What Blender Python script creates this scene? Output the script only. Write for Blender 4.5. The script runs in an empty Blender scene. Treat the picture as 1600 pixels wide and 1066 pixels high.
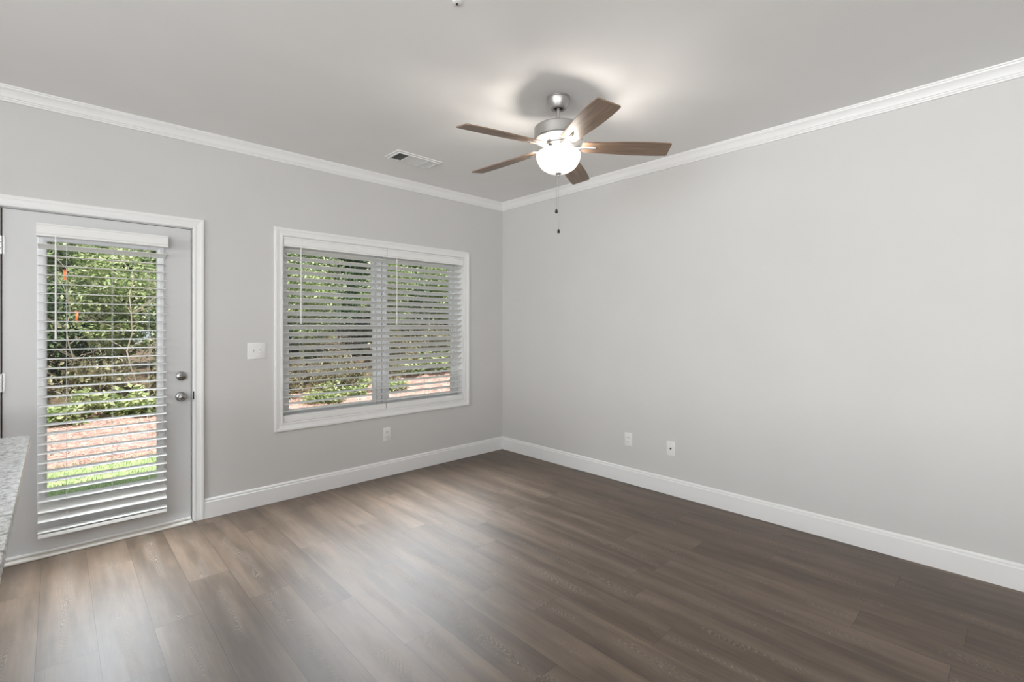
import bpy, bmesh, math, random
from mathutils import Vector, Matrix
S = bpy.context.scene
C = S.collection
PI = math.pi

# ---------------------------------------------------------------- camera
FWD = math.atan2(.6866, .7270)
cd = bpy.data.cameras.new('camera'); cam = bpy.data.objects.new('camera', cd); C.objects.link(cam)
cam.location = (-3.63, -4.0, 1.365); cam.rotation_euler = (PI/2, 0, -FWD)
cd.sensor_width = 36; cd.lens = 754/1600*36; cd.shift_y = -22.5/1600; cd.clip_start = .02; cd.clip_end = 400
S.camera = cam

# ---------------------------------------------------------------- view, world, sun and added fill lamps
S.view_settings.view_transform = 'Standard'; S.view_settings.look = 'None'
S.view_settings.gamma = 1; S.view_settings.use_curve_mapping = False
S.view_settings.exposure = 0.08
try:
    S.cycles.caustics_reflective = False; S.cycles.caustics_refractive = False
    S.cycles.max_bounces = 12; S.cycles.diffuse_bounces = 6; S.cycles.transparent_max_bounces = 24
    S.cycles.sample_clamp_indirect = 6
except Exception: pass
W = bpy.data.worlds.new('world'); S.world = W; W.use_nodes = True
bg = W.node_tree.nodes['Background']; bg.inputs[0].default_value = (.80, .90, 1.0, 1); bg.inputs[1].default_value = 1.1

def light(name, kind, loc, energy, color=(1, 1, 1), direction=None, **kw):
    d = bpy.data.lights.new(name, kind); d.energy = energy; d.color = color
    for k, v in kw.items(): setattr(d, k, v)
    o = bpy.data.objects.new(name, d); C.objects.link(o); o.location = loc
    if direction is not None: o.rotation_euler = Vector(direction).to_track_quat('-Z', 'Y').to_euler()
    return o
light('sun', 'SUN', (0, -10, 20), 8.5, (1, .965, .91), (.10, .29, -.95), angle=.009)
# unseen fill lamps added on the kitchen side and behind the camera
light('kitchen_fill_light', 'AREA', (-7.35, -3.6, 1.80), 112, (.97, .99, 1), (1, -.12, -.04), shape='RECTANGLE', size=4.0, size_y=1.8, spread=math.radians(110))
light('rear_fill_light', 'AREA', (-5.65, -7.35, 1.30), 350, (.97, .99, 1), (.05, 1, 1.25), shape='RECTANGLE', size=2.6, size_y=2.0)
# unseen lamps added inside the window and door to put glare on the floor
for x in (-1.87, -1.01):
    for z, e in ((.80, 2.7), (1.12, 2.3), (1.44, 2.2), (1.76, 2.4)):
        light('window_glare_lamp', 'AREA', (x, -.30, z), e, (.89, .95, 1), (-.2, -.55, -.81), shape='RECTANGLE', size=.86, size_y=.40, spread=math.radians(92))
for z in (.60, 1.05, 1.50):
    light('door_glare_lamp', 'AREA', (-3.40, -.33, z), 5.2, (.86, .94, 1), (.12, -.38, -.92), shape='RECTANGLE', size=.55, size_y=.46, spread=math.radians(112))

# ---------------------------------------------------------------- helpers
def tag(o, label=None, cat=None, group=None, kind=None):
    if label: o['label'] = label
    if cat: o['category'] = cat
    if group: o['group'] = group
    if kind: o['kind'] = kind
    return o
def empty(name, loc=(0, 0, 0), **kw):
    o = bpy.data.objects.new(name, None); o.empty_display_size = .1; C.objects.link(o); o.location = loc
    return tag(o, **kw)
def link(name, me, m=None, parent=None, loc=None):
    o = bpy.data.objects.new(name, me); C.objects.link(o)
    if m is not None:
        for q in (m if isinstance(m, (list, tuple)) else [m]): me.materials.append(q)
    if parent is not None:
        o.parent = parent
        if loc is None:       # geometry is given in world coordinates: counter the parents' offset
            off = Vector((0, 0, 0)); p = parent
            while p: off += p.location; p = p.parent
            o.location = -off
    if loc is not None: o.location = loc
    return o
def build(name, bm, m=None, parent=None, loc=None, smooth=False, angle=35):
    bmesh.ops.recalc_face_normals(bm, faces=bm.faces[:])
    me = bpy.data.meshes.new(name); 
    if smooth:
        for f in bm.faces: f.smooth = True
        for e in bm.edges:
            if len(e.link_faces) == 2 and e.calc_face_angle(0) > math.radians(angle): e.smooth = False
    bm.to_mesh(me); bm.free()
    return link(name, me, m, parent, loc)
def box(bm, x0, x1, y0, y1, z0, z1, bev=0, mi=0):
    vs = [bm.verts.new((x, y, z)) for x in (x0, x1) for y in (y0, y1) for z in (z0, z1)]
    fs = [bm.faces.new([vs[i] for i in q]) for q in ((0, 1, 3, 2), (4, 6, 7, 5), (0, 4, 5, 1), (2, 3, 7, 6), (0, 2, 6, 4), (1, 5, 7, 3))]
    for f in fs: f.material_index = mi
    if bev:
        es = list({e for f in fs for e in f.edges})
        r = bmesh.ops.bevel(bm, geom=es, offset=bev, segments=2, affect='EDGES', profile=.5)
        for f in r['faces']: f.material_index = mi
    return vs
def rect_frame(bm, x0, x1, z0, z1, w, y0, y1, wb=None, wt=None, bev=0):
    wb = w if wb is None else wb; wt = w if wt is None else wt
    box(bm, x0, x0+w, y0, y1, z0, z1, bev); box(bm, x1-w, x1, y0, y1, z0, z1, bev)
    box(bm, x0+w, x1-w, y0, y1, z0, z0+wb, bev); box(bm, x0+w, x1-w, y0, y1, z1-wt, z1, bev)
def lathe(bm, prof, cx=0, cy=0, n=48, axis='Z', cz=0, mi=0, cap=True):
    rings = []
    for r, h in prof:
        ring = []
        for k in range(n):
            a = 2*PI*k/n; c, s = r*math.cos(a), r*math.sin(a)
            ring.append(bm.verts.new((cx+c, cy+s, cz+h) if axis == 'Z' else (cx+c, cy+h, cz+s)))
        rings.append(ring)
    for a, b in zip(rings, rings[1:]):
        for k in range(n):
            bm.faces.new((a[k], a[(k+1) % n], b[(k+1) % n], b[k])).material_index = mi
    if cap:
        for rg in (rings[0], rings[-1]): bm.faces.new(rg).material_index = mi
def tube(bm, pts, rads, n=8, mi=0):
    pts = [Vector(p) for p in pts]; rings = []
    for i, p in enumerate(pts):
        t = (pts[min(i+1, len(pts)-1)]-pts[max(i-1, 0)]).normalized()
        u = t.cross(Vector((0, 0, 1)) if abs(t.z) < .9 else Vector((1, 0, 0))).normalized(); v = t.cross(u)
        r = rads[i] if isinstance(rads, (list, tuple)) else rads
        rings.append([bm.verts.new(p+u*(r*math.cos(2*PI*k/n))+v*(r*math.sin(2*PI*k/n))) for k in range(n)])
    for a, b in zip(rings, rings[1:]):
        for k in range(n): bm.faces.new((a[k], a[(k+1) % n], b[(k+1) % n], b[k])).material_index = mi
    bm.faces.new(rings[0]).material_index = mi; bm.faces.new(rings[-1][::-1]).material_index = mi
def casing(bm, x0, x1, z0, z1, prof, closed=True):
    """moulding round an opening; prof = (distance outward from the opening, distance off the wall)"""
    cs = [(x0, z0, -1, -1 if closed else 0), (x0, z1, -1, 1), (x1, z1, 1, 1), (x1, z0, 1, -1 if closed else 0)]
    rings = [[bm.verts.new((x+sx*a, -t, z+sz*a)) for a, t in prof] for x, z, sx, sz in cs]
    prs = list(zip(rings, rings[1:]))+([(rings[3], rings[0])] if closed else [])
    n = len(prof)
    for a, b in prs:
        for k in range(n): bm.faces.new((a[k], a[(k+1) % n], b[(k+1) % n], b[k]))
    if not closed: bm.faces.new(rings[0]); bm.faces.new(rings[3][::-1])
def run(bm, prof, side, a0, corner=True, a1=0.0):
    """moulding along a wall, prof = (distance off the wall, height); it ends mitred in the corner"""
    r0, r1 = [], []
    for d, z in prof:
        e = -d if corner else a1
        if side == 'back': r0.append(bm.verts.new((a0, -d, z))); r1.append(bm.verts.new((e, -d, z)))
        else: r0.append(bm.verts.new((-d, a0, z))); r1.append(bm.verts.new((-d, e, z)))
    n = len(prof)
    for k in range(n): bm.faces.new((r0[k], r0[(k+1) % n], r1[(k+1) % n], r1[k]))
    bm.faces.new(r0); bm.faces.new(r1[::-1])
def wall_panel(bm, xs, zs, y0, y1, holes):
    """a wall slab cut by rectangular holes"""
    for i in range(len(xs)-1):
        for j in range(len(zs)-1):
            if (i, j) in holes: continue
            box(bm, xs[i], xs[i+1], y0, y1, zs[j], zs[j+1])
    bmesh.ops.remove_doubles(bm, verts=bm.verts[:], dist=1e-5)
    seen = {}
    for f in bm.faces: seen.setdefault(tuple(round(c, 4) for c in f.calc_center_median()), []).append(f)
    bmesh.ops.delete(bm, geom=[f for fs in seen.values() if len(fs) > 1 for f in fs], context='FACES_ONLY')

# ---------------------------------------------------------------- materials
class N:
    def __init__(s, name):
        s.m = bpy.data.materials.new(name); s.m.use_nodes = True; s.t = s.m.node_tree
        s.b = s.t.nodes['Principled BSDF']; s.out = s.t.nodes['Material Output']
    def n(s, kind, **kw):
        q = s.t.nodes.new(kind)
        for k, v in kw.items(): setattr(q, k, v)
        return q
    def set(s, sock, v):
        if hasattr(v, 'is_output') or isinstance(v, bpy.types.NodeSocket): s.t.links.new(v, sock)
        else: sock.default_value = v
    def M(s, op, a, b=None, c=None):
        q = s.n('ShaderNodeMath', operation=op); s.set(q.inputs[0], a)
        if b is not None: s.set(q.inputs[1], b)
        if c is not None: s.set(q.inputs[2], c)
        return q.outputs[0]
    def mix(s, f, a, b, mode='MIX'):
        q = s.n('ShaderNodeMix', data_type='RGBA', blend_type=mode)
        s.set(q.inputs[0], f); s.set(q.inputs[6], a); s.set(q.inputs[7], b); return q.outputs[2]
    def ramp(s, f, stops):
        q = s.n('ShaderNodeValToRGB'); e = q.color_ramp.elements
        while len(e) < len(stops): e.new(.5)
        for x, (p, c) in zip(e, stops): x.position = p; x.color = (*c, 1)
        s.set(q.inputs[0], f); return q.outputs[0]
    def xyz(s, x, y, z=0.0):
        q = s.n('ShaderNodeCombineXYZ')
        for i, v in enumerate((x, y, z)): s.set(q.inputs[i], v)
        return q.outputs[0]
    def pos(s):
        q = s.n('ShaderNodeTexCoord'); r = s.n('ShaderNodeSeparateXYZ'); s.t.links.new(q.outputs['Object'], r.inputs[0]); return q.outputs['Object'], r.outputs
    def noise(s, vec, scale=1.0, detail=3, rough=.5):
        q = s.n('ShaderNodeTexNoise'); s.set(q.inputs['Vector'], vec); q.inputs['Scale'].default_value = scale
        q.inputs['Detail'].default_value = detail; q.inputs['Roughness'].default_value = rough; return q.outputs[0]
    def bump(s, h, strength=.1, dist=.001):
        q = s.n('ShaderNodeBump'); q.inputs['Strength'].default_value = strength; q.inputs['Distance'].default_value = dist
        s.set(q.inputs['Height'], h); s.t.links.new(q.outputs[0], s.b.inputs['Normal'])
    def p(s, **kw):
        for k, v in kw.items(): s.set(s.b.inputs[k], v)
        return s
def rgb(*c): return (*c, 1)

def paint(name, col, rough=.6, var=.012, bscale=350, bstr=.05, spec=.3):
    m = N(name); v, _ = m.pos()
    f = m.noise(v, 2.5, 3)
    lo = tuple(c*(1-var) for c in col); hi = tuple(min(1, c*(1+var)) for c in col)
    m.p(**{'Base Color': m.ramp(f, [(.3, lo), (.7, hi)]), 'Roughness': rough, 'Specular IOR Level': spec})
    m.bump(m.noise(v, bscale, 2), bstr, .0006); return m.m
M_WALL = paint('wall_paint', (.60, .594, .584), .7)
M_CEIL = paint('ceiling_paint', (.87, .868, .865), .85, bstr=.08, spec=.15)
M_TRIM = paint('trim_paint', (.80, .80, .795), .38, bscale=120, bstr=.015, spec=.4)
M_DOOR = paint('door_paint', (.61, .612, .615), .4, bscale=90, bstr=.02, spec=.4)
M_VINYL = paint('vinyl_white', (.72, .73, .745), .35, bscale=60, bstr=.01, spec=.4)
M_SLAT = paint('blind_white', (.80, .80, .785), .42, bscale=60, bstr=.02, spec=.4)
M_CORD = paint('cord_white', (.62, .62, .60), .8)
M_PLATE = paint('plate_white', (.78, .78, .77), .3, spec=.5)
M_DARK = paint('dark_rubber', (.02, .02, .02), .6)
M_SLOT = paint('dark_slot', (.10, .10, .10), .6)
M_DUCT_SHADE = paint('duct_shade', (.035, .035, .035), .8)
M_SILL = paint('threshold_beige', (.70, .67, .62), .45)
M_CAB = paint('cabinet_white', (.80, .80, .79), .4)

def metal(name, col, rough, brushed=0.0):
    m = N(name); v, (x, y, z) = m.pos()
    f = m.noise(m.xyz(m.M('MULTIPLY', x, 30), m.M('MULTIPLY', y, 30), m.M('MULTIPLY', z, 500)), 1, 2)
    m.p(**{'Base Color': rgb(*col), 'Metallic': 1.0, 'Roughness': m.M('ADD', rough, m.M('MULTIPLY', f, .12))})
    if brushed: m.bump(f, brushed, .0004)
    return m.m
M_NICKEL = metal('brushed_nickel', (.47, .46, .45), .38, .06)
M_CHROME = metal('satin_chrome', (.34, .335, .33), .14)
M_HINGE = metal('hinge_nickel', (.62, .62, .62), .35)

def glass(name):
    m = N(name); tr = m.n('ShaderNodeBsdfTransparent'); gl = m.n('ShaderNodeBsdfGlossy'); gl.inputs['Roughness'].default_value = .01
    v, _ = m.pos()
    f = m.n('ShaderNodeFresnel'); f.inputs[0].default_value = 1.45; mx = m.n('ShaderNodeMixShader')
    g = m.M('MULTIPLY', f.outputs[0], m.M('ADD', .75, m.M('MULTIPLY', m.noise(v, 3, 2), .1)))
    tr.inputs[0].default_value = (.97, .985, .975, 1)
    m.t.links.new(g, mx.inputs[0]); m.t.links.new(tr.outputs[0], mx.inputs[1]); m.t.links.new(gl.outputs[0], mx.inputs[2])
    m.t.links.new(mx.outputs[0], m.out.inputs[0]); return m.m
M_GLASS = glass('pane_glass')

def floor_mat():
    m = N('vinyl_plank_floor'); v, (x, y, z) = m.pos()
    PW, PL = .1915, 1.22
    u = m.M('DIVIDE', m.M('ADD', x, 3.50+PW*100), PW); row = m.M('FLOOR', u); fu = m.M('FRACT', u)
    w1 = m.n('ShaderNodeTexWhiteNoise', noise_dimensions='1D'); m.set(w1.inputs['W'], row)
    vv = m.M('ADD', m.M('DIVIDE', m.M('ADD', y, 61.0), PL), w1.outputs[0]); seg = m.M('FLOOR', vv); fv = m.M('FRACT', vv)
    w2 = m.n('ShaderNodeTexWhiteNoise', noise_dimensions='2D'); m.set(w2.inputs['Vector'], m.xyz(row, seg)); pid = w2.outputs[0]
    w3 = m.n('ShaderNodeTexWhiteNoise', noise_dimensions='2D'); m.set(w3.inputs['Vector'], m.xyz(seg, m.M('ADD', row, 17))); pid2 = w3.outputs[0]
    du = m.M('MULTIPLY', m.M('MINIMUM', fu, m.M('SUBTRACT', 1, fu)), PW); dv = m.M('MULTIPLY', m.M('MINIMUM', fv, m.M('SUBTRACT', 1, fv)), PL)
    gap = m.M('LESS_THAN', m.M('MINIMUM', du, dv), .0011)
    lu = m.M('SUBTRACT', fu, .5); lv = m.M('ADD', m.M('MULTIPLY', fv, PL), m.M('MULTIPLY', pid, 37))
    z1 = m.M('MULTIPLY', pid, 53)
    broad = m.noise(m.xyz(m.M('MULTIPLY', x, 10), m.M('MULTIPLY', lv, .85), z1), 1, 4, .55)
    fine = m.noise(m.xyz(m.M('MULTIPLY', x, 160), m.M('MULTIPLY', lv, 5), z1), 1, 3, .6)
    mott = m.noise(m.xyz(m.M('MULTIPLY', x, 14), m.M('MULTIPLY', lv, 6), z1), 1, 3, .6)
    f = m.M('ADD', m.M('MULTIPLY', broad, .9), m.M('MULTIPLY', fine, .22))
    f = m.M('ADD', f, m.M('MULTIPLY', mott, .18))
    f = m.M('ADD', f, m.M('MULTIPLY', m.M('SUBTRACT', pid2, .5), .15))
    col = m.ramp(f, [(.34, (.047, .032, .0215)), (.58, (.092, .064, .044)), (.85, (.162, .116, .082))])
    # pale cathedral grain
    wob = m.noise(m.xyz(m.M('MULTIPLY', lu, 3.0), m.M('MULTIPLY', lv, 2.2), z1), 1, 2, .5)
    wob2 = m.noise(m.xyz(m.M('MULTIPLY', lu, 22.0), m.M('MULTIPLY', lv, 30), z1), 1, 2, .5)
    luw = m.M('ADD', lu, m.M('MULTIPLY', m.M('SUBTRACT', wob, .5), .7))
    sgn = m.M('SUBTRACT', m.M('MULTIPLY', m.M('GREATER_THAN', pid2, .5), 2), 1)
    par = m.M('MULTIPLY', m.M('MULTIPLY', luw, luw), m.M('MULTIPLY', sgn, 9.0))
    c = m.M('ADD', m.M('ADD', lv, par), m.M('ADD', m.M('MULTIPLY', wob, .25), m.M('MULTIPLY', wob2, .018)))
    s = m.M('SINE', m.M('MULTIPLY', c, 2*PI/.030))
    line = m.M('SMOOTH_MIN', 1.0, m.M('MAXIMUM', 0.0, m.M('MULTIPLY', m.M('SUBTRACT', s, .72), 4.5)), .1)
    cen = m.M('MAXIMUM', 0.0, m.M('SUBTRACT', 1.0, m.M('MULTIPLY', m.M('ABSOLUTE', luw), 4.2)))
    pat = m.noise(m.xyz(m.M('MULTIPLY', lu, 1.5), m.M('MULTIPLY', lv, 2.0), m.M('ADD', z1, 9)), 1, 2, .5)
    msk = m.M('MULTIPLY', cen, m.M('MINIMUM', 1.0, m.M('MAXIMUM', 0.0, m.M('MULTIPLY', m.M('SUBTRACT', pat, .44), 9))))
    grain = m.M('MULTIPLY', line, m.M('MINIMUM', 1.0, m.M('MULTIPLY', msk, 1.6)))
    fleck = m.M('MULTIPLY', m.M('MINIMUM', 1.0, m.M('MAXIMUM', 0.0, m.M('MULTIPLY', m.M('SUBTRACT', fine, .70), 9))), .25)
    col = m.mix(m.M('MAXIMUM', m.M('MULTIPLY', grain, .55), fleck), col, rgb(.34, .29, .24))
    col = m.mix(m.M('MULTIPLY', gap, .75), col, rgb(.02, .015, .012))
    rough = m.M('ADD', m.M('ADD', .41, m.M('MULTIPLY', fine, .05)), m.M('MULTIPLY', grain, .25))
    m.p(**{'Base Color': col, 'Roughness': rough, 'Specular IOR Level': .55})
    m.bump(m.M('SUBTRACT', m.M('ADD', m.M('MULTIPLY', fine, .12), m.M('MULTIPLY', grain, -.6)), m.M('MULTIPLY', gap, 2)), .16, .0008)
    return m.m
M_FLOOR = floor_mat()

def blade_mat():
    m = N('blade_wood'); v, (x, y, z) = m.pos()
    f = m.noise(m.xyz(m.M('MULTIPLY', x, 3), m.M('MULTIPLY', y, 60), z), 1, 4, .6)
    g = m.noise(m.xyz(m.M('MULTIPLY', x, 2), m.M('MULTIPLY', y, 12), m.M('ADD', z, 4)), 1, 3, .5)
    col = m.ramp(m.M('ADD', m.M('MULTIPLY', f, .6), m.M('MULTIPLY', g, .4)), [(.32, (.13, .085, .058)), (.52, (.24, .163, .115)), (.72, (.35, .25, .18))])
    m.p(**{'Base Color': col, 'Roughness': .42, 'Specular IOR Level': .4}); m.bump(f, .08, .0005); return m.m
M_BLADE = blade_mat()

def granite():
    m = N('speckled_granite'); v, _ = m.pos()
    a = m.noise(v, 75, 3, .65); b = m.noise(v, 150, 2, .6); c = m.noise(v, 34, 3, .6)
    col = m.ramp(a, [(.36, (.12, .115, .11)), (.44, (.36, .35, .34)), (.53, (.55, .54, .52)), (.66, (.68, .67, .65))])
    col = m.mix(m.M('MULTIPLY', m.M('GREATER_THAN', b, .61), .7), col, rgb(.10, .095, .09))
    col = m.mix(m.M('MULTIPLY', m.M('GREATER_THAN', c, .60), .35), col, rgb(.45, .42, .39))
    m.p(**{'Base Color': col, 'Roughness': .30, 'Specular IOR Level': .45}); return m.m
M_GRANITE = granite()

def bowl_mat():
    m = N('frosted_lit_glass'); v, _ = m.pos()
    m.p(**{'Base Color': rgb(.80, .79, .77), 'Roughness': .35, 'Emission Color': rgb(1, .965, .92)})
    m.set(m.b.inputs['Emission Strength'], m.M('ADD', .50, m.M('MULTIPLY', m.noise(v, 12, 2), .05)))
    tl = m.n('ShaderNodeBsdfTranslucent'); tl.inputs[0].default_value = (.85, .83, .8, 1); mx = m.n('ShaderNodeMixShader'); mx.inputs[0].default_value = .25
    m.t.links.new(m.b.outputs[0], mx.inputs[1]); m.t.links.new(tl.outputs[0], mx.inputs[2]); m.t.links.new(mx.outputs[0], m.out.inputs[0]); return m.m
M_BOWL = bowl_mat()

def leaf_mat(name, stops, transl=.35):
    m = N(name); g = m.n('ShaderNodeNewGeometry')
    col = m.ramp(g.outputs['Random Per Island'], stops)
    m.p(**{'Base Color': col, 'Roughness': .45, 'Specular IOR Level': .4})
    tl = m.n('ShaderNodeBsdfTranslucent'); m.t.links.new(col, tl.inputs[0]); mx = m.n('ShaderNodeMixShader'); mx.inputs[0].default_value = transl
    m.t.links.new(m.b.outputs[0], mx.inputs[1]); m.t.links.new(tl.outputs[0], mx.inputs[2]); m.t.links.new(mx.outputs[0], m.out.inputs[0]); return m.m
M_LEAF = [leaf_mat('leaf_bright', [(0, (.13, .19, .06)), (.4, (.30, .38, .15)), (.75, (.50, .55, .29)), (1, (.66, .67, .46))]),
          leaf_mat('leaf_mid', [(0, (.07, .12, .04)), (.45, (.22, .31, .12)), (.8, (.46, .52, .29)), (1, (.66, .68, .48))]),
          leaf_mat('leaf_dark', [(0, (.025, .055, .02)), (.6, (.07, .13, .045)), (1, (.20, .27, .12))]),
          leaf_mat('leaf_dry', [(0, (.07, .055, .03)), (.45, (.20, .17, .09)), (.8, (.36, .34, .19)), (1, (.52, .48, .32))])]
M_NEEDLE = leaf_mat('pine_straw_needle', [(0, (.15, .075, .06)), (.3, (.46, .27, .225)), (.6, (.62, .42, .37)), (1, (.82, .67, .61))], .05)
M_GRASS = leaf_mat('grass_blade', [(0, (.26, .36, .15)), (.5, (.40, .49, .25)), (1, (.58, .62, .38))], .3)
def ground_mat(name, stops, scale):
    m = N(name); v, _ = m.pos(); f = m.noise(v, scale, 6, .7)
    m.p(**{'Base Color': m.ramp(f, stops), 'Roughness': .9, 'Specular IOR Level': .1}); m.bump(f, .6, .03); return m.m
M_LAWN = ground_mat('lawn_soil_green', [(.35, (.26, .35, .15)), (.6, (.38, .46, .23))], 9)
M_STRAW = ground_mat('pine_straw_bed', [(.3, (.26, .14, .115)), (.5, (.52, .33, .285)), (.72, (.70, .53, .48))], 16)
M_LITTER = ground_mat('forest_litter', [(.3, (.05, .04, .03)), (.55, (.14, .10, .065)), (.75, (.28, .19, .13))], 7)
def bark(name, a, b):
    m = N(name); v, (x, y, z) = m.pos(); f = m.noise(m.xyz(m.M('MULTIPLY', x, 40), m.M('MULTIPLY', y, 40), m.M('MULTIPLY', z, 8)), 1, 4, .65)
    m.p(**{'Base Color': m.ramp(f, [(.3, a), (.7, b)]), 'Roughness': .85}); m.bump(f, .5, .01); return m.m
M_BARK = bark('dark_bark', (.05, .04, .035), (.17, .135, .11))
M_TWIG = bark('pale_twig', (.34, .27, .21), (.62, .53, .44))
M_TAPE = paint('orange_tape', (.80, .17, .05), .5)
M_SIDING = paint('siding_beige', (.55, .52, .47), .7)
M_ROOF = paint('roof_shingle', (.10, .10, .10), .9)
M_SHED = paint('pale_blue_siding', (.62, .63, .74), .7)

# ---------------------------------------------------------------- room shell
XL, YR, ZC = -7.5, -7.5, 2.737
DX0, DX1, DZ = -3.862, -2.936, 2.052         # door opening
WX0, WX1, WZ0, WZ1 = -2.331, -.550, .610, 2.075  # window opening
bm = bmesh.new(); box(bm, XL, 0, YR, 0, -.12, 0)
tag(build('floor', bm, M_FLOOR), 'grey-brown wood-look plank floor with pale cathedral grain', 'floor', kind='structure')
bm = bmesh.new(); box(bm, XL, 0, YR, 0, ZC, ZC+.15)
tag(build('ceiling', bm, M_CEIL), 'smooth matte off-white ceiling carrying the fan and air vent', 'ceiling', kind='structure')
bm = bmesh.new()
xs = [XL, DX0, DX1, WX0, WX1, .17]; zs = [-.15, 0, WZ0, DZ, WZ1, 5.6]
wall_panel(bm, xs, zs, 0, .17, {(1, 1), (1, 2), (3, 2), (3, 3)})
tag(build('wall_back', bm, M_WALL), 'light grey painted wall holding the glazed door and the double window', 'wall', kind='structure')
bm = bmesh.new(); box(bm, 0, .17, YR, 0, -.15, ZC+.15)
tag(build('wall_right', bm, M_WALL), 'long blank light grey wall running to the right edge', 'wall', kind='structure')
bm = bmesh.new(); box(bm, XL-.17, XL, YR, .17, -.15, ZC+.15)
tag(build('wall_left', bm, M_WALL), 'light grey wall on the kitchen side', 'wall', kind='structure')
bm = bmesh.new(); box(bm, XL-.17, .17, YR-.17, YR, -.15, ZC+.15)
tag(build('wall_rear', bm, M_WALL), 'light grey wall behind the viewpoint', 'wall', kind='structure')
bm = bmesh.new(); box(bm, XL-.5, .6, YR-.5, .47, 5.6, 5.75)
tag(build('roof', bm, M_ROOF), 'dark shingled roof slab with eaves over the yard side', 'roof', kind='structure')

CROWN = [(0, 2.655), (.009, 2.655), (.010, 2.664), (.014, 2.667), (.016, 2.674), (.020, 2.676), (.024, 2.690), (.031, 2.705), (.040, 2.717), (.043, 2.719), (.045, 2.727), (.049, 2.729), (.050, ZC), (0, ZC)]
bm = bmesh.new(); run(bm, CROWN, 'back', XL); tag(build('trim_1', bm, M_TRIM, smooth=True, angle=25), 'white crown moulding along the top of the window wall', 'crown moulding', kind='structure')
bm = bmesh.new(); run(bm, CROWN, 'right', YR); tag(build('trim_2', bm, M_TRIM, smooth=True, angle=25), 'white crown moulding along the top of the blank wall', 'crown moulding', kind='structure')
BASE = [(0, 0), (.015, 0), (.015, .112), (.013, .116), (.010, .118), (.010, .122), (.012, .124), (.011, .130), (.006, .137), (0, .138)]
bm = bmesh.new(); run(bm, BASE, 'back', DX1+.068); tag(build('baseboard_back', bm, M_TRIM, smooth=True, angle=25), 'white baseboard under the window', 'baseboard', kind='structure')
bm = bmesh.new(); run(bm, BASE, 'right', YR); tag(build('baseboard_right', bm, M_TRIM, smooth=True, angle=25), 'white baseboard along the blank wall', 'baseboard', kind='structure')

# ---------------------------------------------------------------- door
D = empty('door_1', (-3.4, 0, 0), label='white back door with a full-height glass pane, closed', cat='door', kind='structure')
CASE = [(.004, 0), (.004, .011), (.010, .013), (.018, .013), (.021, .011), (.044, .015), (.048, .018), (.054, .019), (.064, .019), (.068, .016), (.068, 0)]
bm = bmesh.new(); casing(bm, DX0, DX1, 0, DZ, CASE, closed=False); build('door_casing', bm, M_TRIM, D)
bm = bmesh.new()
box(bm, DX0-.0005, DX0+.003, .012, .165, 0, DZ); box(bm, DX1-.003, DX1+.0005, .012, .165, 0, DZ); box(bm, DX0, DX1, .012, .165, DZ-.003, DZ+.0005)
box(bm, DX0+.003, DX0+.02, .052, .165, 0, DZ-.003); box(bm, DX1-.02, DX1-.003, .052, .165, 0, DZ-.003); box(bm, DX0+.02, DX1-.02, .052, .165, DZ-.02, DZ-.003)
build('door_jamb', bm, M_TRIM, D)
bm = bmesh.new()
box(bm, DX0+.003, DX0+.0075, .010, .050, .02, DZ-.004); box(bm, DX1-.0085, DX1-.003, .010, .050, .02, DZ-.004); box(bm, DX0+.007, DX1-.007, .014, .050, DZ-.008, DZ-.0035)
build('weather_strip', bm, M_DARK, D)
SX0, SX1, SZ0, SZ1 = DX0+.008, DX1-.009, .034, DZ-.008
GX0, GX1, GZ0, GZ1 = -3.690, -3.118, .285, 1.905
bm = bmesh.new(); wall_panel(bm, [SX0, GX0, GX1, SX1], [SZ0, GZ0, GZ1, SZ1], .006, .050, {(1, 1)}); build('door_slab', bm, M_DOOR, D)
bm = bmesh.new(); casing(bm, GX0+.020, GX1-.020, GZ0+.030, GZ1-.030, [(0, -.024), (0, -.002), (.006, .004), (.016, .007), (.034, .007), (.042, .002), (.044, -.008), (.020, -.010), (.019, -.024)]); build('glass_frame', bm, M_VINYL, D)
bm = bmesh.new(); box(bm, GX0+.016, GX1-.016, .026, .032, GZ0+.026, GZ1-.026); build('glass_pane', bm, M_GLASS, D)
bm = bmesh.new(); box(bm, SX0, SX1, -.004, .044, .021, .034, .002); build('door_sweep', bm, M_TRIM, D)
bm = bmesh.new(); box(bm, DX0+.004, DX1-.004, -.042, .16, .0, .013, .003); box(bm, DX0+.004, DX1-.004, .004, .10, .012, .018); build('threshold', bm, M_SILL, D)
for z in (1.832, 1.044, .256):
    bm = bmesh.new()
    for k in range(3): lathe(bm, [(.0065, 0), (.0065, .033)], DX0+.004, -.004, 12, cz=z-.053+k*.0355)
    box(bm, DX0+.006, DX0+.016, .003, .0065, z-.053, z+.053); build('hinge', bm, M_HINGE, D, smooth=True)
bm = bmesh.new(); lathe(bm, [(.031, -.006), (.031, .003), (.029, .008), (.022, .011), (.0001, .0115)], -3.000, 0, 40, 'Y', 1.022)
for v in bm.verts: v.co.y = -v.co.y
db = build('deadbolt', bm, M_CHROME, D, smooth=True)
bm = bmesh.new(); box(bm, -3.021, -2.979, -.026, -.011, 1.016, 1.027, .004); build('thumb_turn', bm, M_CHROME, db, smooth=True)
bm = bmesh.new(); lathe(bm, [(.033, -.006), (.033, .003), (.029, .009), (.016, .012), (.012, .013)], -3.002, 0, 40, 'Y', .880)
for v in bm.verts: v.co.y = -v.co.y
rs = build('knob_rosette', bm, M_CHROME, D, smooth=True)
bm = bmesh.new(); lathe(bm, [(.011, .012), (.011, .024), (.018, .029), (.025, .037), (.0265, .046), (.0245, .054), (.018, .060), (.0095, .0625), (.0085, .059), (.0001, .0595)], -3.002, 0, 40, 'Y', .880)
for v in bm.verts: v.co.y = -v.co.y
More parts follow.
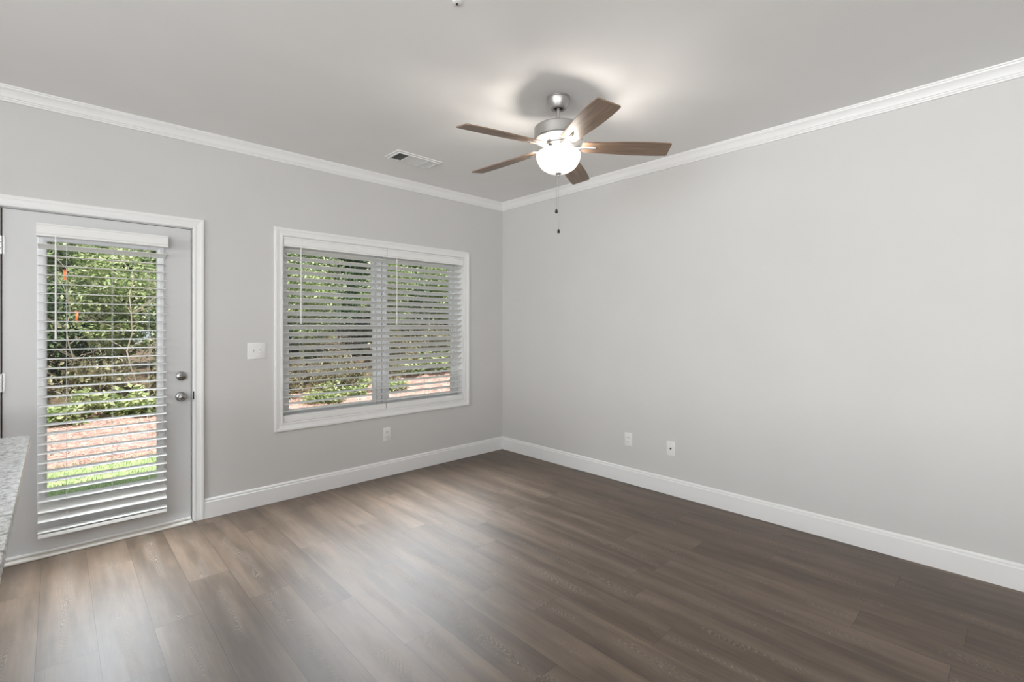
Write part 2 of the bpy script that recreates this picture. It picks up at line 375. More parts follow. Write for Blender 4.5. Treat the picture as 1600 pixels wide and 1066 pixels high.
build('door_knob', bm, M_CHROME, rs, smooth=True)
bm = bmesh.new(); box(bm, DX1+.003, DX1+.009, -.014, -.004, .855, .912, .002); build('strike_plate', bm, M_DARK, D)

# ---------------------------------------------------------------- window
Wn = empty('window_1', (-1.44, 0, .61), label='white twin double-hung window set in a flat white casing', cat='window', kind='structure')
bm = bmesh.new(); casing(bm, WX0, WX1, WZ0, WZ1, [(a+.001 if i in (0, 1) else a, t) for i, (a, t) in enumerate(CASE)]); build('window_casing', bm, M_TRIM, Wn)
bm = bmesh.new(); 
box(bm, WX0-.0005, WX0+.003, -.002, .095, WZ0, WZ1); box(bm, WX1-.003, WX1+.0005, -.002, .095, WZ0, WZ1); box(bm, WX0, WX1, -.004, .095, WZ1-.006, WZ1); box(bm, WX0, WX1, -.004, .095, WZ0, WZ0+.006)
build('window_jamb', bm, M_TRIM, Wn)
for a, b in ((WX0, -1.432), (-1.428, WX1)):
    bm = bmesh.new(); rect_frame(bm, a+.004, b-.004 if b > -1 else b, WZ0, WZ1, .042, .092, .168); build('window_frame', bm, M_VINYL, Wn)
    for z0, z1, y0, y1 in ((WZ0+.042, 1.380, .100, .130), (1.345, WZ1-.042, .134, .160)):
        bm = bmesh.new(); rect_frame(bm, a+.046, b-.046, z0, z1, .032, y0, y1, bev=.002); sh = build('sash', bm, M_VINYL, Wn)
        bm = bmesh.new(); box(bm, a+.070, b-.070, (y0+y1)/2-.003, (y0+y1)/2+.003, z0+.028, z1-.028); build('glass_pane', bm, M_GLASS, sh)

# ---------------------------------------------------------------- blinds
def slat_mesh(L, w=.0635, t=.003, crown=.0025):
    bm = bmesh.new(); k = 6; prof = []
    for i in range(k+1): q = -1+2*i/k; prof.append((q*w/2, crown*(1-q*q)+t/2))
    for i in range(k, -1, -1): q = -1+2*i/k; prof.append((q*w/2, crown*(1-q*q)-t/2))
    a = [bm.verts.new((-L/2, y, z)) for y, z in prof]; b = [bm.verts.new((L/2, y, z)) for y, z in prof]; n = len(prof)
    for i in range(n): bm.faces.new((a[i], a[(i+1) % n], b[(i+1) % n], b[i]))
    bm.faces.new(a); bm.faces.new(b[::-1])
    bmesh.ops.recalc_face_normals(bm, faces=bm.faces[:])
    me = bpy.data.meshes.new('slat')
    for f in bm.faces: f.smooth = True
    for e in bm.edges:
        if e.calc_face_angle(0) > .6: e.smooth = False
    bm.to_mesh(me); bm.free(); me.materials.append(M_SLAT); return me
def blind(label, x0, x1, yc, vz0, vz1, vy, slats, rail, cords, wand, ret=False, ends=.006):
    R = empty('window_blind', ((x0+x1)/2, yc, vz1), label=label, cat='blind', group='white slatted blinds')
    bm = bmesh.new()
    # valance: a moulded board, with end returns where it stands off the door
    prof = [(vy, vz0), (vy-.004, vz0), (vy-.009, vz0+.004), (vy-.009, vz0+.013), (vy-.012, vz0+.018), (vy-.012, vz1-.020), (vy-.009, vz1-.014), (vy-.013, vz1-.006), (vy-.013, vz1), (vy, vz1)]
    a = [bm.verts.new((x0-ends, y, z)) for y, z in prof]; b = [bm.verts.new((x1+ends, y, z)) for y, z in prof]; n = len(prof)
    for i in range(n): bm.faces.new((a[i], a[(i+1) % n], b[(i+1) % n], b[i]))
    bm.faces.new(a); bm.faces.new(b[::-1])
    if ret:
        box(bm, x0-ends, x0-ends+.008, vy, -.002, vz0+.002, vz1-.001); box(bm, x1+ends-.008, x1+ends, vy, -.002, vz0+.002, vz1-.001)
    build('valance', bm, M_SLAT, R)
    bm = bmesh.new(); box(bm, x0+.003, x1-.003, vy+.006, yc+.028, vz0+.006, vz1-.006); build('headrail', bm, M_SLAT, R)
    me = slat_mesh(x1-x0)
    for z, t in slats:
        o = bpy.data.objects.new('slat', me); C.objects.link(o); o.parent = R
        o.location = (0, 0, z-vz1); o.rotation_euler = (-math.radians(t), 0, 0)
    bm = bmesh.new(); box(bm, x0, x1, yc-.030, yc+.030, rail[0], rail[1], .003); build('bottom_rail', bm, M_SLAT, R)
    for cx in cords:
        bm = bmesh.new()
        for dy in (-.033, .033): tube(bm, [(cx, yc+dy, rail[1]-.004), (cx, yc+dy, vz0+.01)], .0009, 6)
        build('ladder_cord', bm, M_CORD, R)
    if wand:
        bm = bmesh.new(); wx, wy, wz = wand
        tube(bm, [(wx, wy, vz0+.006), (wx, wy, vz0-.02), (wx, wy, wz+.05), (wx, wy, wz)], [.003, .0042, .0045, .0055], 8); build('tilt_wand', bm, M_SLAT, R, smooth=True)
    return R
def lerp(pts, z):
    for (z0, t0), (z1, t1) in zip(pts, pts[1:]):
        if z0 >= z >= z1: return t0+(t1-t0)*(z0-z)/(z0-z1)
    return pts[-1][1] if z < pts[-1][0] else pts[0][1]
PITCH = .0554
dsl = [(1.838-i*PITCH, 20 if i == 0 else lerp([(1.8, -1), (1.2, -2), (.36, -6), (.29, -24), (.2, -26)], 1.838-i*PITCH)) for i in range(30)]
dsl.append((.160, -3))
blind('white blind hanging on the glazed back door, slats level', -3.709, -3.092, -.040, 1.893, 1.968, -.072, dsl, (.126, .148), (-3.585, -3.372, -3.188), (-3.632, -.082, 1.290), ret=True)
lt = [(2.0, 19), (1.75, 22), (1.4, 29), (1.0, 34), (.95, 26), (.88, 6), (.82, -3), (.7, -5)]
rt = [(2.0, 20), (1.75, 25), (1.4, 34), (.97, 38), (.945, 20), (.93, -7), (.7, -10)]
z0s = 1.968
blind('white blind on the window half nearer the door, slats tilted', -2.325, -1.437, .033, 1.998, 2.070, .000, [(z0s-i*PITCH, lerp(lt, z0s-i*PITCH)) for i in range(24)], (.616, .660), (-2.18, -1.87, -1.535), (-2.20, -.016, 1.385), ends=.002)
blind('white blind on the window half nearer the room corner, slats tilted', -1.427, -.556, .033, 1.998, 2.070, .000, [(z0s-i*PITCH, lerp(rt, z0s-i*PITCH)) for i in range(24)], (.616, .660), (-1.29, -.98, -.66), (-1.335, -.016, 1.385), ends=.002)

# ---------------------------------------------------------------- ceiling fan
FX, FY = -1.436, -2.083
F = empty('ceiling_fan', (FX, FY, ZC), label='brushed nickel ceiling fan with five wooden blades and a lit glass bowl', cat='ceiling fan')
bm = bmesh.new(); lathe(bm, [(.0705, ZC), (.0705, 2.729), (.068, 2.727), (.067, 2.722), (.0665, 2.716), (.058, 2.694), (.049, 2.677), (.045, 2.672), (.030, 2.6705), (.028, 2.680), (.001, 2.685)], FX, FY, 56); build('canopy', bm, M_NICKEL, F, smooth=True)
bm = bmesh.new(); lathe(bm, [(.0285, 2.686), (.0285, 2.680), (.022, 2.676), (.014, 2.675)], FX, FY, 24); build('hanger_ball', bm, M_DARK, F, smooth=True)
bm = bmesh.new(); lathe(bm, [(.0115, 2.68), (.0115, 2.575), (.020, 2.572), (.022, 2.556)], FX, FY, 24); build('downrod', bm, M_NICKEL, F, smooth=True)
bm = bmesh.new(); lathe(bm, [(.02, 2.562), (.128, 2.562), (.140, 2.559), (.1445, 2.553), (.1445, 2.500), (.1465, 2.498), (.1465, 2.492), (.143, 2.489), (.141, 2.483), (.118, 2.470), (.094, 2.463), (.092, 2.456), (.02, 2.456)], FX, FY, 64); build('motor_housing', bm, M_NICKEL, F, smooth=True)
bm = bmesh.new(); lathe(bm, [(.086, 2.4555), (.088, 2.452), (.086, 2.447), (.060, 2.445), (.057, 2.440), (.057, 2.412), (.062, 2.408), (.062, 2.402), (.012, 2.400), (.010, 2.30)], FX, FY, 48)
for k in range(10):
    a = 2*PI*k/10; mtx = Matrix.Translation((FX, FY, 0)) @ Matrix.Rotation(a, 4, 'Z')
    for v in box(bm, .0555, .0576, -.006, .006, 2.418, 2.432, mi=1): v.co = mtx @ v.co
build('switch_housing', bm, [M_NICKEL, M_SLOT], F, smooth=True)
bm = bmesh.new()
outer = [(.1300, 2.402), (.1335, 2.400), (.1345, 2.394), (.1325, 2.380), (.1265, 2.359), (.1150, 2.336), (.0970, 2.315), (.072, 2.299), (.045, 2.290), (.020, 2.286), (.008, 2.2855)]
inner = [(max(.006, r-.004), z+.004) for r, z in outer[::-1]]; inner[-1] = (.1275, 2.400)
lathe(bm, outer+inner, FX, FY, 64, cap=False); build('glass_bowl', bm, M_BOWL, F, smooth=True, angle=60)
bm = bmesh.new(); lathe(bm, [(.017, 2.287), (.018, 2.283), (.014, 2.279), (.008, 2.276), (.0075, 2.270), (.004, 2.266), (.0005, 2.265)], FX, FY, 20); build('finial', bm, M_NICKEL, F, smooth=True)
rx, ry = math.cos(FWD), -math.sin(FWD)
for off, z in ((-.0125, 2.045), (.0005, 1.925)):
    px, py = FX+rx*off-.004, FY+ry*off-.004
    bm = bmesh.new(); tube(bm, [(px, py, 2.275), (px, py, z+.024)], .0011, 6)
    zz = 2.27
    while zz > z+.03:
        bmesh.ops.create_icosphere(bm, subdivisions=1, radius=.0019, matrix=Matrix.Translation((px, py, zz))); zz -= .008
    ch = build('pull_chain', bm, M_NICKEL, F)
    bm = bmesh.new(); lathe(bm, [(.0015, .026), (.005, .022), (.0075, .014), (.0085, .006), (.007, .001), (.001, 0)], px, py, 16, cz=z); build('pull_fob', bm, M_DARK, ch, smooth=True)
# blade outline in its own frame: x outward, y across
half = [(.138, .030), (.142, .041), (.150, .048), (.165, .0515), (.21, .054), (.28, .0575), (.36, .0635), (.45, .068), (.54, .0685), (.61, .0665), (.650, .0635), (.656, .0605), (.659, .055)]
def blade_mesh():
    bm = bmesh.new(); ol = [(x, w) for x, w in half]+[(x+.008*(1 if w > .058 else 0)*0, -w) for x, w in half[::-1]]
    top = [bm.verts.new((x, y, .003)) for x, y in ol]; bot = [bm.verts.new((x, y, -.003)) for x, y in ol]; n = len(ol)
    bm.faces.new(top); bm.faces.new(bot[::-1])
    for i in range(n): bm.faces.new((top[i], top[(i+1) % n], bot[(i+1) % n], bot[i]))
    bmesh.ops.recalc_face_normals(bm, faces=bm.faces[:])
    me = bpy.data.meshes.new('blade'); bm.to_mesh(me); bm.free(); me.materials.append(M_BLADE); return me
def iron_mesh():
    bm = bmesh.new(); st = [(.050, .002, .013), (.070, -.004, .014), (.090, -.0105, .0135), (.115, -.0105, .0115), (.15, -.0045, .0105), (.20, -.0045, .0085), (.222, -.0045, .007), (.228, -.0045, .003)]
    rings = [[bm.verts.new(p) for p in ((x, w, z), (x, w*.7, z-.005), (x, -w*.7, z-.005), (x, -w, z), (x, 0, z+.0018))] for x, z, w in st]
    for a, b in zip(rings, rings[1:]):
        for i in range(5): bm.faces.new((a[i], a[(i+1) % 5], b[(i+1) % 5], b[i]))
    bm.faces.new(rings[0]); bm.faces.new(rings[-1][::-1])
    for sx, sy in ((.215, 0), ):
        lathe(bm, [(.0055, -.0115), (.006, -.008)], sx, sy, 12, mi=1)
    bmesh.ops.recalc_face_normals(bm, faces=bm.faces[:])
    me = bpy.data.meshes.new('blade_iron'); bm.to_mesh(me); bm.free(); me.materials.append(M_NICKEL); me.materials.append(M_SLOT); return me
bme, ime = blade_mesh(), iron_mesh()
for k in range(5):
    b = bpy.data.objects.new('blade', bme); C.objects.link(b); b.parent = F
    a = math.radians(26.6+72*k)
    b.location = (0, 0, 2.447-ZC); b.rotation_euler = (math.radians(-12), math.radians(2.3), a)
    i = bpy.data.objects.new('blade_iron', ime); C.objects.link(i); i.parent = b
for k in range(3):
    a = .45+2*PI*k/3
    light('fan_bulb_light', 'POINT', (FX+.093*math.cos(a), FY+.093*math.sin(a), 2.398), 5.5, (1, .93, .84), shadow_soft_size=.024)

# ---------------------------------------------------------------- air vent, ceiling disc
V = empty('air_vent', (-1.495, -.565, ZC), label='white rectangular ceiling air register with open louvres over a dark backing at one end', cat='air vent')
vx0, vx1, vy0, vy1 = -1.705, -1.285, -.677, -.452
bm = bmesh.new(); z0, z1 = ZC-.007, ZC
def hframe(bm, x0, x1, y0, y1, w, z0, z1):
    box(bm, x0, x0+w, y0, y1, z0, z1); box(bm, x1-w, x1, y0, y1, z0, z1); box(bm, x0+w, x1-w, y0, y0+w, z0, z1); box(bm, x0+w, x1-w, y1-w, y1, z0, z1)
hframe(bm, vx0, vx1, vy0, vy1, .030, ZC-.006, ZC); hframe(bm, vx0+.022, vx1-.022, vy0+.022, vy1-.022, .010, ZC-.013, ZC)
for xx in (-1.572, -1.405): box(bm, xx-.004, xx+.004, vy0+.03, vy1-.03, ZC-.013, ZC-.001)
build('vent_frame', bm, M_PLATE, V)
bm = bmesh.new(); box(bm, vx0+.03, vx1-.03, vy0+.03, vy1-.03, ZC-.0015, ZC-.0005); build('duct_shade_plate', bm, M_DUCT_SHADE, V)  # dark plate under the solid ceiling, coloured for the shade inside a duct
def louver(cx, cy, L, along, tilt, w):
    bm = bmesh.new(); d = (math.cos(tilt)*w/2, math.sin(tilt)*w/2)
    P = [(-d[0], -d[1]-.0005), (d[0], d[1]-.0005), (d[0], d[1]+.0005), (-d[0], -d[1]+.0005)]
    f = (lambda p, s: (cx+p[0], cy+s*L/2, ZC-.007+p[1])) if along == 'Y' else (lambda p, s: (cx+s*L/2, cy+p[0], ZC-.007+p[1]))
    a = [bm.verts.new(f(p, -1)) for p in P]; b = [bm.verts.new(f(p, 1)) for p in P]
    for i in range(4): bm.faces.new((a[i], a[(i+1) % 4], b[(i+1) % 4], b[i]))
    bm.faces.new(a); bm.faces.new(b[::-1]); build('louver', bm, M_PLATE, V)
iy = (vy0+.032, vy1-.032)
for k in range(7): louver(-1.664+k*.0138, (iy[0]+iy[1])/2, iy[1]-iy[0], 'Y', math.radians(36), .0095)
for k in range(9): louver(-1.4885, iy[0]+.010+k*.0175, .155, 'X', math.radians(-24), .0185)
for k in range(6): louver(-1.394+k*.0145, (iy[0]+iy[1])/2, iy[1]-iy[0], 'Y', math.radians(-30), .0150)
bm = bmesh.new(); lathe(bm, [(.020, ZC), (.020, ZC-.003), (.015, ZC-.006), (.006, ZC-.007)], -2.399, -2.358, 24)
h = tag(build('ceiling_hook', bm, M_PLATE, smooth=True), 'small white disc with a dark centre on the ceiling', 'ceiling hook')
bm = bmesh.new(); lathe(bm, [(.005, ZC-.006), (.005, ZC-.011), (.003, ZC-.013)], -2.399, -2.358, 12); build('hook_socket', bm, M_DARK, h, smooth=True)

# ---------------------------------------------------------------- wall plates
def turn(o_bm, origin, wall):
    """plate built facing -Y at the origin; put it on the wall"""
    for v in o_bm.verts:
        x, y, z = v.co
        v.co = (origin[0]+x, origin[1]+y, origin[2]+z) if wall == 'back' else (origin[0]+y, origin[1]-x, origin[2]+z)
    return o_bm
def plate(name, label, cat, org, wall, w, h, group=None):
    R = empty(name, org, label=label, cat=cat, group=group)
    bm = bmesh.new(); box(bm, -w/2, w/2, -.006, 0, -h/2, h/2, .0025); build('cover_plate', turn(bm, org, wall), M_PLATE, R, smooth=True)
    return R
def duplex(R, org, wall):
    for s in (-1, 1):
        bm = bmesh.new(); box(bm, -.0165, .0165, -.0085, -.004, s*.0195-.014, s*.0195+.014, .003); r = build('receptacle', turn(bm, org, wall), M_PLATE, R, smooth=True)
        bm = bmesh.new()
        for dx in (-.0065, .0065): box(bm, dx-.0012, dx+.0012, -.0089, -.0080, s*.0195-.001, s*.0195+.008)
        lathe(bm, [(.0024, -.0089), (.0024, -.0080)], 0, 0, 10, 'Y', s*.0195-.007)
        build('slot', turn(bm, org, wall), M_SLOT, r)
    bm = bmesh.new(); lathe(bm, [(.003, -.0078), (.003, -.0055)], 0, 0, 10, 'Y', 0); build('plate_screw', turn(bm, org, wall), M_PLATE, R)
oL = (-1.430, 0, .380); duplex(plate('wall_outlet', 'white duplex outlet low on the wall under the window', 'outlet', oL, 'back', .074, .122, 'white wall outlets'), oL, 'back')
oR = (0, -1.638, .381); duplex(plate('wall_outlet', 'white duplex outlet on the blank wall, nearer the room corner', 'outlet', oR, 'right', .074, .118, 'white wall outlets'), oR, 'right')
oJ = (0, -2.038, .375); J = plate('cable_jack', 'white cable jack plate with one dark centre hole on the blank wall', 'wall jack', oJ, 'right', .074, .118)
bm = bmesh.new(); lathe(bm, [(.0085, -.0045), (.0085, -.0095), (.006, -.010)], 0, 0, 6, 'Y'); lathe(bm, [(.0050, -.009), (.0050, -.016), (.0035, -.017)], 0, 0, 16, 'Y'); build('coax_connector', turn(bm, oJ, 'right'), M_SLOT, J)
for s in (-1, 1):
    bm = bmesh.new(); lathe(bm, [(.003, -.0078), (.003, -.0055)], 0, 0, 10, 'Y', s*.042); build('plate_screw', turn(bm, oJ, 'right'), M_CORD, J)
oS = (-2.523, 0, 1.180); SW = plate('light_switch', 'white double toggle switch plate between the door and the window', 'light switch', oS, 'back', .128, .122)
for dx in (-.023, .023):
    bm = bmesh.new(); box(bm, dx-.0055, dx+.0055, -.0072, -.004, -.0125, .0125); sl = build('switch_slot', turn(bm, oS, 'back'), M_CORD, SW)
    bm = bmesh.new(); vs = box(bm, dx-.0042, dx+.0042, -.017, -.005, -.004, .004, 0)
    for v in bm.verts:
        if v.co.y < -.01: v.co.z -= .0065; v.co.x = dx+(v.co.x-dx)*.8
    build('toggle', turn(bm, oS, 'back'), M_PLATE, sl)
    for s in (-1, 1):
        pass
for dx in (-.023, .023):
    for s in (-.030, .030):
        bm = bmesh.new(); lathe(bm, [(.003, -.0075), (.003, -.0055)], dx, 0, 10, 'Y', s); build('plate_screw', turn(bm, oS, 'back'), M_PLATE, SW)

# ---------------------------------------------------------------- kitchen island at the left edge
K = empty('kitchen_island', (-4.3, -2.6, 0), label='kitchen island with a pale speckled granite top at the left edge', cat='kitchen island')
kx, ky, kz = -3.706, -1.165, .914
bm = bmesh.new(); rc = .022; ol = [(-4.75, -4.9), (kx, -4.9)]
for i in range(7):
    a = PI/2*i/6; ol.append((kx-rc+rc*math.cos(a), ky-rc+rc*math.sin(a)))
ol.append((-4.75, ky))
prev = None; rows = []
for inset, z in ((.004, kz-.032), (0, kz-.028), (0, kz-.004), (.0012, kz-.0012), (.004, kz)):
    cx_, cy_ = -4.25, -3.0
    rows.append([bm.verts.new((x+(-inset if x > cx_ else inset), y+(-inset if y > cy_ else inset), z)) for x, y in ol])
n = len(ol)
for a, b in zip(rows, rows[1:]):
    for i in range(n): bm.faces.new((a[i], a[(i+1) % n], b[(i+1) % n], b[i]))
bm.faces.new(rows[0][::-1]); bm.faces.new(rows[-1]); build('countertop', bm, M_GRANITE, K, smooth=True)
bm = bmesh.new(); box(bm, -4.70, -4.02, -4.85, -1.30, .09, kz-.032); box(bm, -4.64, -4.06, -4.80, -1.36, 0, .09); build('cabinet_body', bm, M_CAB, K)
for y0 in (-4.80, -3.94, -3.08, -2.22):
    bm = bmesh.new(); rect_frame(bm, y0, y0+.82, .13, .84, .06, 0, .02); box(bm, y0+.05, y0+.77, .008, .016, .18, .79)
    for v in bm.verts: v.co = (-4.02+v.co.y, v.co.x, v.co.z)
    build('end_panel', bm, M_CAB, K)

# ---------------------------------------------------------------- yard
def gz(x, y):
    if y < 3.0: return -.15
    s = .02+.043*min(4.0, max(0.0, x-.9)); d = y-3.0
    return -.15+s*(d if d < 4 else 4+(d-4)*.25)
def terrain(name, x0, x1, y0, y1, nx, ny, m, lift=0.0, **kw):
    bm = bmesh.new(); g = [[bm.verts.new((x0+(x1-x0)*i/nx, y0+(y1-y0)*j/ny, gz(x0+(x1-x0)*i/nx, y0+(y1-y0)*j/ny)+lift)) for j in range(ny+1)] for i in range(nx+1)]
    for i in range(nx):
        for j in range(ny): bm.faces.new((g[i][j], g[i+1][j], g[i+1][j+1], g[i][j+1]))
    o = build(name, bm, m, smooth=True); return tag(o, **kw)
terrain('lawn', -9, 9, .17, 3.0, 6, 2, M_LAWN, label='strip of mown green lawn just outside the back door', cat='lawn', kind='structure')
terrain('ground_bed', -9, 9, 3.0, 6.6, 24, 12, M_STRAW, .02, label='sloping garden bed of reddish pine straw behind the lawn', cat='garden bed', kind='structure')
terrain('ground_woods', -16, 20, 6.6, 40, 24, 16, M_LITTER, label='leaf-littered woodland ground under the trees', cat='ground', kind='structure')
rnd = random.Random(7)
def strips(name, n, x0, x1, y0, y1, L, w, up, m, **kw):
    vs, fs = [], []
    for _ in range(n):
        x, y = rnd.uniform(x0, x1), rnd.uniform(y0, y1); a = rnd.uniform(0, 2*PI); l = L*rnd.uniform(.5, 1.2); u = rnd.uniform(*up)
        d = Vector((math.cos(a)*math.cos(u), math.sin(a)*math.cos(u), math.sin(u)))*l; s = Vector((-math.sin(a), math.cos(a), 0))*w/2
        p = Vector((x, y, gz(x, y)+(.022 if y > 3 else 0))); k = len(vs)
        vs += [tuple(p-s), tuple(p+s), tuple(p+d+s*.3+Vector((0, 0, .002))), tuple(p+d-s*.3+Vector((0, 0, .002)))]; fs.append((k, k+1, k+2, k+3))
    me = bpy.data.meshes.new(name); me.from_pydata(vs, [], fs); return tag(link(name, me, m), kind='stuff', **kw)
strips('grass', 26000, -5.6, -.5, .25, 3.05, .032, .007, (.5, 1.4), M_GRASS, label='short grass blades of the lawn outside the door', cat='grass')
strips('pine_straw', 30000, -5.6, 4.5, 3.0, 6.4, .13, .007, (-.05, .35), M_NEEDLE, label='loose reddish pine needles spread over the garden bed', cat='pine straw')

def leaves(seed, n, rx, ry, rz, cz, size, clumps, spread, droop=.3):
    r = random.Random(seed); vs, fs = [], []; cs = []
    while len(cs) < clumps:
        p = Vector((r.uniform(-1, 1), r.uniform(-1, 1), r.uniform(-1, 1)))
        if .25 < p.length < 1: cs.append(Vector((p.x*rx, p.y*ry, cz+p.z*rz)))
    for _ in range(n):
        g = lambda: max(-1.7, min(1.7, r.gauss(0, 1)))*spread
        c = r.choice(cs)+Vector((g(), g(), g()*.7))
        if c.z < .03: c.z = .03+r.random()*.1
        l = size*r.uniform(.6, 1.25); w = l*r.uniform(.22, .36); a = r.uniform(0, 2*PI); t = r.gauss(-droop, .45)
        d = Vector((math.cos(a)*math.cos(t), math.sin(a)*math.cos(t), math.sin(t)))
        s = d.cross(Vector((0, 0, 1))).normalized(); s = (Matrix.Rotation(r.gauss(0, .5), 3, d) @ s); nn = s.cross(d)
        k = len(vs); m = c+d*l*.45
        vs += [tuple(c), tuple(m+s*w+nn*w*.25), tuple(c+d*l-nn*l*.08), tuple(m-s*w+nn*w*.25)]
        fs += [(k, k+1, k+2), (k, k+2, k+3)]
    me = bpy.data.meshes.new('foliage'); me.from_pydata(vs, [], fs); return me
def branching(seed, h, r0, lean=.1, n=7, spread=.6, base=.15, wig=.06, forks=2):
    r = random.Random(seed); bm = bmesh.new(); pts = [Vector((0, 0, -.05))]; q = 9
    for i in range(1, q+1): pts.append(Vector((lean*h*i/q+r.gauss(0, wig), r.gauss(0, wig), h*i/q)))
    tube(bm, pts, [r0*(1-.8*i/q) for i in range(q+1)], 7)
    for k in range(n):
        i = r.randint(max(1, int(q*base)), q-1); p = pts[i]; a = r.uniform(0, 2*PI); L = spread*r.uniform(.5, 1.1); e = r.uniform(.2, .9)
        d = Vector((math.cos(a), math.sin(a), math.tan(e)*.7)).normalized(); rr = r0*(1-.8*i/q)*.55
        bp = [p, p+d*L*.35+Vector((0, 0, r.gauss(0, .03))), p+d*L*.7+Vector((r.gauss(0, .06), r.gauss(0, .06), 0)), p+d*L+Vector((r.gauss(0, .08), r.gauss(0, .08), .06))]
        tube(bm, bp, [rr, rr*.7, rr*.5, rr*.2], 5)
        for f in range(forks):
            s = bp[r.randint(1, 2)]; a2 = a+r.uniform(-1, 1); d2 = Vector((math.cos(a2), math.sin(a2), r.uniform(0, .8)))*L*.45
            tube(bm, [s, s+d2*.5+Vector((0, 0, .02)), s+d2], [rr*.4, rr*.28, rr*.1], 4)
    bmesh.ops.recalc_face_normals(bm, faces=bm.faces[:])
    me = bpy.data.meshes.new('stem'); bm.to_mesh(me); bm.free()
    for p in me.polygons: p.use_smooth = True
    return me
def with_mat(me, m): me.materials.append(m); return me
PROTO = {   # foliage mesh, stem mesh
    'bright': (with_mat(leaves(1, 5200, .95, .60, 1.05, 2.05, .10, 60, .14), M_LEAF[0]), with_mat(branching(11, 2.7, .026, n=18, spread=.85), M_TWIG)),
    'mid': (with_mat(leaves(2, 5600, 1.0, .60, 1.05, 1.1, .105, 60, .17), M_LEAF[2]), with_mat(branching(12, 1.6, .028, n=12, spread=.6), M_BARK)),
    'dry': (with_mat(leaves(3, 1500, .80, .4, .45, .50, .10, 26, .14, .6), M_LEAF[3]), with_mat(branching(13, 1.2, .012, n=34, spread=.85, base=0, wig=.05), M_TWIG)),
    'low': (with_mat(leaves(4, 900, .42, .36, .20, .20, .10, 16, .09, .1), M_LEAF[0]), with_mat(branching(14, .35, .008, n=8, spread=.28, base=0, wig=.02, forks=1), M_TWIG)),
    'tree': (with_mat(leaves(5, 8500, 1.35, 1.15, 1.9, 2.6, .15, 80, .24), M_LEAF[1]), with_mat(branching(15, 4.0, .075, n=16, spread=1.2, base=.25), M_BARK)),
    'dark': (with_mat(leaves(6, 8500, 1.7, 1.2, 2.4, 2.6, .20, 80, .30), M_LEAF[2]), with_mat(branching(16, 4.4, .095, n=16, spread=1.3, base=.2), M_BARK)),
    'sapling': (with_mat(leaves(8, 110, .45, .45, .8, 2.0, .08, 16, .12), M_LEAF[0]), with_mat(branching(17, 3.0, .017, lean=.04, n=13, spread=.75, base=.2, wig=.07, forks=3), M_TWIG)),
}
def plant(kind, x, y, s, rz, label, cat, group, name, sq=1.0):
    R = empty(name, (x, y, gz(x, y)), label=label, cat=cat, group=group); R.rotation_euler = (0, 0, rz); R.scale = (s, s, s*sq)
    for nm, me in zip(('foliage', 'stem'), PROTO[kind]):
        o = bpy.data.objects.new(nm, me); C.objects.link(o); o.parent = R
    return R
r = random.Random(21)
def row(kind, n, x0, x1, y0, y1, s0, s1, label, cat, group, name, sq=1.0, skip=None):
    for i in range(n):
        x = x0+(x1-x0)*(i+.5)/n+r.uniform(-.15, .15); y = r.uniform(y0, y1)
        if skip and skip(x, y): continue
        plant(kind, x, y, r.uniform(s0, s1), r.uniform(0, 6.28), label, cat, group, name, sq)
row('low', 10, -5.6, -.8, 5.9, 6.25, .85, 1.1, 'low leafy seedling at the back of the pine straw bed', 'small plant', 'seedlings behind the pine straw', 'leafy_seedling')
row('low', 3, -.4, 2.2, 5.1, 5.9, .7, .9, 'low leafy seedling on the foot of the pine straw slope', 'small plant', 'seedlings on the slope', 'leafy_seedling')
row('low', 7, 2.2, 7.2, 6.0, 6.4, .9, 1.2, 'low leafy seedling along the top of the pine straw slope', 'small plant', 'seedlings along the slope top', 'leafy_seedling')
row('dry', 4, -.6, 2.2, 5.95, 6.05, .5, .6, 'small dry tan brush low on the pine straw slope', 'shrub', 'dry brush on the slope', 'dry_shrub')
row('dry', 9, -6.6, 6.0, 6.85, 6.95, .85, 1.0, 'brushy shrub of dry tan stems at the edge of the woods', 'shrub', 'dry brush at the edge of the woods', 'dry_shrub')
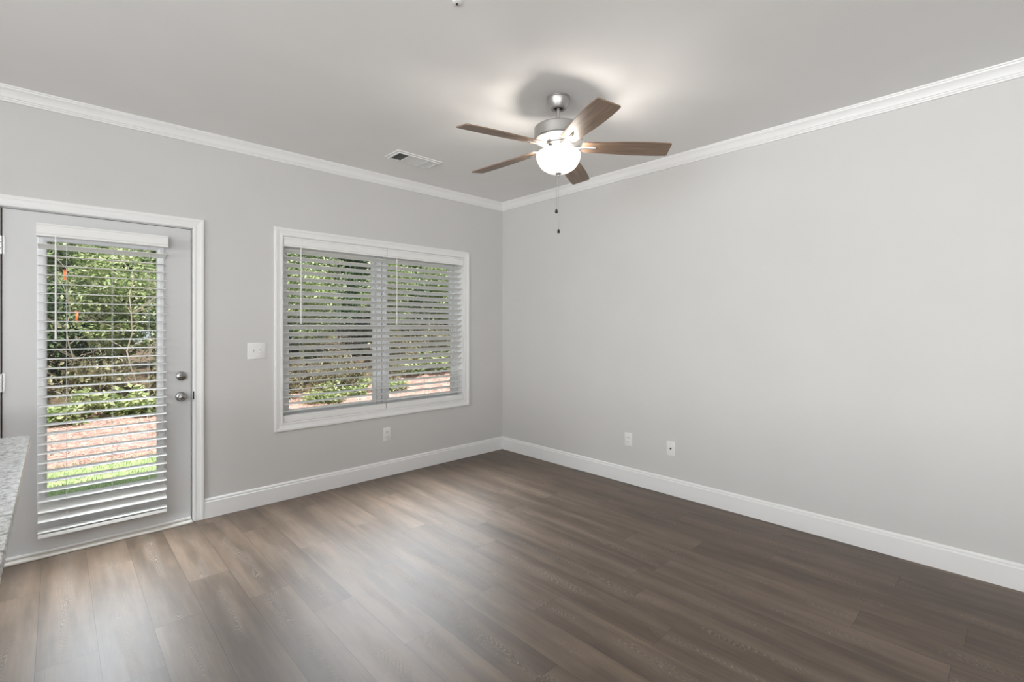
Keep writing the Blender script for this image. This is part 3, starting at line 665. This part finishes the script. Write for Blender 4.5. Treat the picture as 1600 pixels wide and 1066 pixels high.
row('bright', 8, -7.4, 7.8, 8.0, 8.1, .92, 1.0, 'bright green leafy shrub in the front row of the woods', 'shrub', 'front row of bright shrubs', 'leafy_shrub')
row('mid', 9, -8.6, 10.4, 9.9, 10.0, 1.0, 1.1, 'dark green shrub standing behind the bright front row', 'shrub', 'second row of shrubs', 'leafy_shrub', 1.1)
row('tree', 7, -9.5, 14.5, 12.6, 12.7, 1.0, 1.1, 'small leafy woodland tree behind the shrubs', 'tree', 'woodland trees behind the shrubs', 'woodland_tree')
row('dark', 8, -14, 22, 16.5, 16.6, 1.15, 1.25, 'dark evergreen tree closing the back of the woods', 'tree', 'dark trees at the back of the woods', 'evergreen_tree')
for x, y, s, lab in ((-2.60, 6.9, 1.0, 'pale bare-stemmed sapling seen through the door glass near its latch side'), (-3.50, 7.0, .85, 'pale bare-stemmed sapling seen through the door glass, tied with an orange ribbon'),
                     (-.1, 7.1, 1.0, 'pale bare-stemmed sapling seen through the window half nearer the door'), (2.9, 7.3, 1.05, 'pale bare-stemmed sapling seen through the window half nearer the corner')):
    plant('sapling', x, y, s, r.uniform(0, 6), lab, 'sapling', None, 'bare_sapling')
for x, y, z, lab in ((-3.53, 6.93, 2.30, 'upper orange flagging ribbon tied on a sapling outside the door'), (-3.38, 6.93, 1.61, 'lower orange flagging ribbon hanging on a sapling outside the door')):
    bm = bmesh.new(); pts = [(0, 0, 0), (.006, -.01, -.05), (-.004, -.016, -.11), (.008, -.012, -.16)]
    for a, b in zip(pts, pts[1:]):
        for w, in ((.016,),):
            bm.faces.new([bm.verts.new(p) for p in ((x+a[0]-w, y+a[1], z+a[2]), (x+a[0]+w, y+a[1]+.004, z+a[2]), (x+b[0]+w, y+b[1]+.004, z+b[2]), (x+b[0]-w, y+b[1], z+b[2]))])
    bmesh.ops.remove_doubles(bm, verts=bm.verts[:], dist=1e-5)
    bmesh.ops.solidify(bm, geom=bm.faces[:], thickness=.001)
    tube(bm, [(x-.02, y+.012, z), (x, y-.012, z+.006), (x+.02, y+.012, z)], .008, 6)
    tag(build('flagging_ribbon', bm, M_TAPE), lab, 'ribbon', 'orange flagging ribbons')
